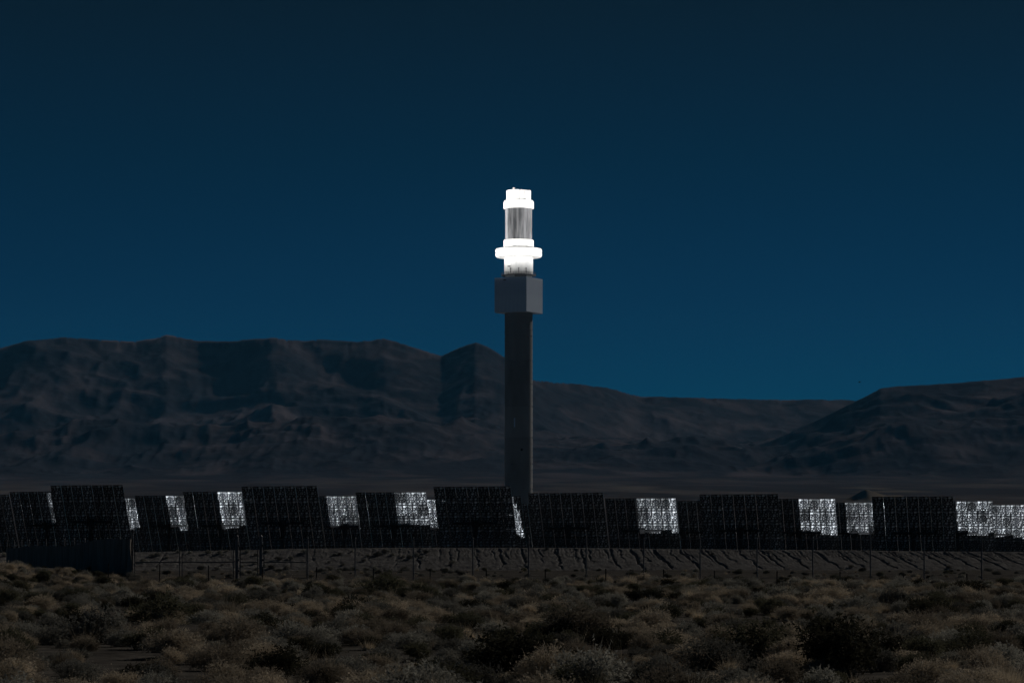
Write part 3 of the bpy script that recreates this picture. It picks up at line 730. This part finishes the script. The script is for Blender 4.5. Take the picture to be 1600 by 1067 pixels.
for (x, y), a_, q_, br in zip(cells, pn, qn, bare):
    px_ = 800 + x / y * F
    lim_ = 152 if px_ > 320 else 175
    if y > lim_ - 22 * random.random() ** 2 - (8 if br > .55 else 0): continue
    if br < .38 and random.random() < .85: continue
    # bare sandy gaps seen low in the picture
    py_ = HOR + EYE / y * F
    if (150 < px_ < 245 and 1022 < py_ < 1062 and random.random() < .9) or (770 < px_ < 850 and 1040 < py_ < 1062 and random.random() < .7) or (1060 < px_ < 1125 and 1045 < py_ < 1070 and random.random() < .8): continue
    u = random.random()
    if u < .13: kd = 'dry_grass'
    elif q_ + random.uniform(-.09, .09) > .55: kd = 'rabbitbrush' if random.random() < .75 else 'sagebrush'
    elif a_ + random.uniform(-.1, .1) < .46: kd = 'greasewood' if random.random() < .65 else 'sagebrush'
    else: kd = 'sagebrush' if random.random() < .72 else ('rabbitbrush' if random.random() < .6 else 'greasewood')
    sc = random.uniform(.40, 1.02) * (1.0 + .25 * (a_ - .5)); 
    if random.random() < .08: sc *= 1.35
    items.append([kd, x, y, sc])
items.sort(key=lambda t: t[2] / t[3])
heroes = [ # kind, px, base y, d, scale, label
 ('greasewood', 598, 112, 1.9, 'big dark bush standing beside a short fence post, left of the tower'),
 ('greasewood', 1515, 112, 1.5, 'dark bush with rusty top at the far right end of the scrub line'),
 ('rabbitbrush', 541, 70, .9, 'small round pale tan shrub left of the big dark bush, lower down'),
 ('rabbitbrush', 900, 57, 1.6, 'broad pinkish tan shrub right below the tower'),
 ('rabbitbrush', 1228, 47, 1.2, 'rounded orange-tan shrub in the lower right foreground'),
 ('rabbitbrush', 1078, 44, 1.0, 'upright tan shrub near the bottom edge, right of the centre'),
 ('rabbitbrush', 372, 52, 1.2, 'feathery reddish tan shrub in the lower left foreground'),
 ('greasewood', 250, 68, 1.5, 'olive-yellow shrub below the wide two-leaf gate'),
 ('sagebrush', 150, 55, 1.6, 'large dark grey sagebrush with open crown in the lower left foreground'),
 ('greasewood', 810, 41, 1.7, 'very dark twiggy shrub at the bottom edge straight below the tower'),
 ('greasewood', 1330, 40, 1.7, 'very dark twiggy shrub at the bottom edge, right of the orange-tan one'),
]
def ind(kd, x, y, sc, label=None, mi=None, group=True):
    o = link(kd, MESH[kd][mi if mi is not None else random.randrange(5)], None, (x, y, g1(x, y) - .02), (0, 0, random.uniform(0, 6.28)))
    o.scale = (sc * random.uniform(.9, 1.15), sc * random.uniform(.9, 1.15), sc * random.uniform(.85, 1.1))
    l, c, g = LAB[kd]; tag(o, label or l, c, g if group else None, 'thing')
    return o
for kd, x, d_, sc, lab in heroes: ind(kd, (x - 800) / F * d_, d_, sc, lab, group=False)
cnt = {k_: 0 for k_ in KINDS}; rest = {k_: [] for k_ in KINDS}
for kd, x, y, sc in items:
    if cnt[kd] < 300: cnt[kd] += 1; ind(kd, x, y, sc)
    else: rest[kd].append((x, y, sc))
# sparse small scrub on the bare strip and the bank
for _ in range(420):
    y = random.uniform(150, 227); x = random.uniform(-.19, .19) * y
    if fbm(np.array([x * .2]), np.array([y * .2]), 3, 301)[0] < .47: continue
    rest[random.choice(['sagebrush', 'greasewood', 'dry_grass', 'sagebrush'])].append((x, y, random.uniform(.3, .75)))
berm_pts = []
for _ in range(260):
    i = random.randrange(4, len(ts) - 20); j = random.randrange(len(us)); 
    if U[i, j] > -6 and random.random() < .97: continue
    berm_pts.append((float(U[i, j]), float(Yb[i, j]), float(Zb[i, j]), random.uniform(.3, .8)))
def scatter(name, kd, pts, label):
    me = bpy.data.meshes.new(name); me.from_pydata([p[:3] for p in pts], [], [])
    at = me.attributes.new('sc', 'FLOAT', 'POINT'); at.data.foreach_set('value', [p[3] for p in pts])
    at = me.attributes.new('rz', 'FLOAT', 'POINT'); at.data.foreach_set('value', [random.uniform(0, 6.28) for _ in pts])
    at = me.attributes.new('ix', 'INT', 'POINT'); at.data.foreach_set('value', [random.randrange(5) for _ in pts])
    o = link(name, me); tag(o, label, 'scrub' if kd != 'dry_grass' else 'grass', kind='stuff')
    ng = bpy.data.node_groups.new(name, 'GeometryNodeTree')
    ng.interface.new_socket('Geometry', in_out='INPUT', socket_type='NodeSocketGeometry'); ng.interface.new_socket('Geometry', in_out='OUTPUT', socket_type='NodeSocketGeometry')
    N = ng.nodes; Lk = ng.links.new
    gi = N.new('NodeGroupInput'); go = N.new('NodeGroupOutput'); m2p = N.new('GeometryNodeMeshToPoints'); iop = N.new('GeometryNodeInstanceOnPoints'); jn = N.new('GeometryNodeJoinGeometry')
    Lk(gi.outputs[0], m2p.inputs[0]); Lk(m2p.outputs[0], iop.inputs['Points'])
    for k_ in reversed(range(5)):
        po = bpy.data.objects.new('shrub_shape', MESH[kd][k_])
        oi = N.new('GeometryNodeObjectInfo'); oi.inputs['Object'].default_value = po; oi.inputs['As Instance'].default_value = True
        Lk(oi.outputs['Geometry'], jn.inputs[0])
    Lk(jn.outputs[0], iop.inputs['Instance']); iop.inputs['Pick Instance'].default_value = True
    def attr(nm, ty):
        a = N.new('GeometryNodeInputNamedAttribute'); a.data_type = ty; a.inputs[0].default_value = nm; return a
    Lk(attr('ix', 'INT').outputs[0], iop.inputs['Instance Index']); Lk(attr('sc', 'FLOAT').outputs[0], iop.inputs['Scale'])
    cx_ = N.new('ShaderNodeCombineXYZ'); Lk(attr('rz', 'FLOAT').outputs[0], cx_.inputs[2]); Lk(cx_.outputs[0], iop.inputs['Rotation'])
    Lk(iop.outputs[0], go.inputs[0])
    md = o.modifiers.new('scatter', 'NODES'); md.node_group = ng
    return o
for kd in KINDS:
    pts = [(x, y, g1(x, y) - .02, sc) for x, y, sc in rest[kd]]
    if kd == 'sagebrush': pts += berm_pts
    if pts: scatter('distant_' + kd, kd, pts, {'sagebrush': 'grey sagebrush massed between the near shrubs and the fences', 'rabbitbrush': 'tan brush massed between the near shrubs and the fences', 'greasewood': 'dark olive brush massed between the near shrubs and the fences', 'dry_grass': 'dry grass scattered between the near shrubs and the bank'}[kd])
print('individual', cnt, 'rest', {k_: len(v) for k_, v in rest.items()})

# ------------------------------------------------------------- haze
HAZE = 1.65e-5
if HAZE:
    b = MB(); b.box((0, 8200, 640), (9000, 17000, 1300)); 
    hm = bpy.data.materials.new('haze'); hm.use_nodes = True; nt = hm.node_tree; nt.nodes.clear()
    pv = nt.nodes.new('ShaderNodeVolumePrincipled'); pv.inputs['Density'].default_value = HAZE; pv.inputs['Color'].default_value = (.15, .56, 1.0, 1); pv.inputs['Anisotropy'].default_value = 0.0
    mo = nt.nodes.new('ShaderNodeOutputMaterial'); nt.links.new(pv.outputs[0], mo.inputs['Volume'])
    hb = b.build('haze', hm); tag(hb, kind='stuff')
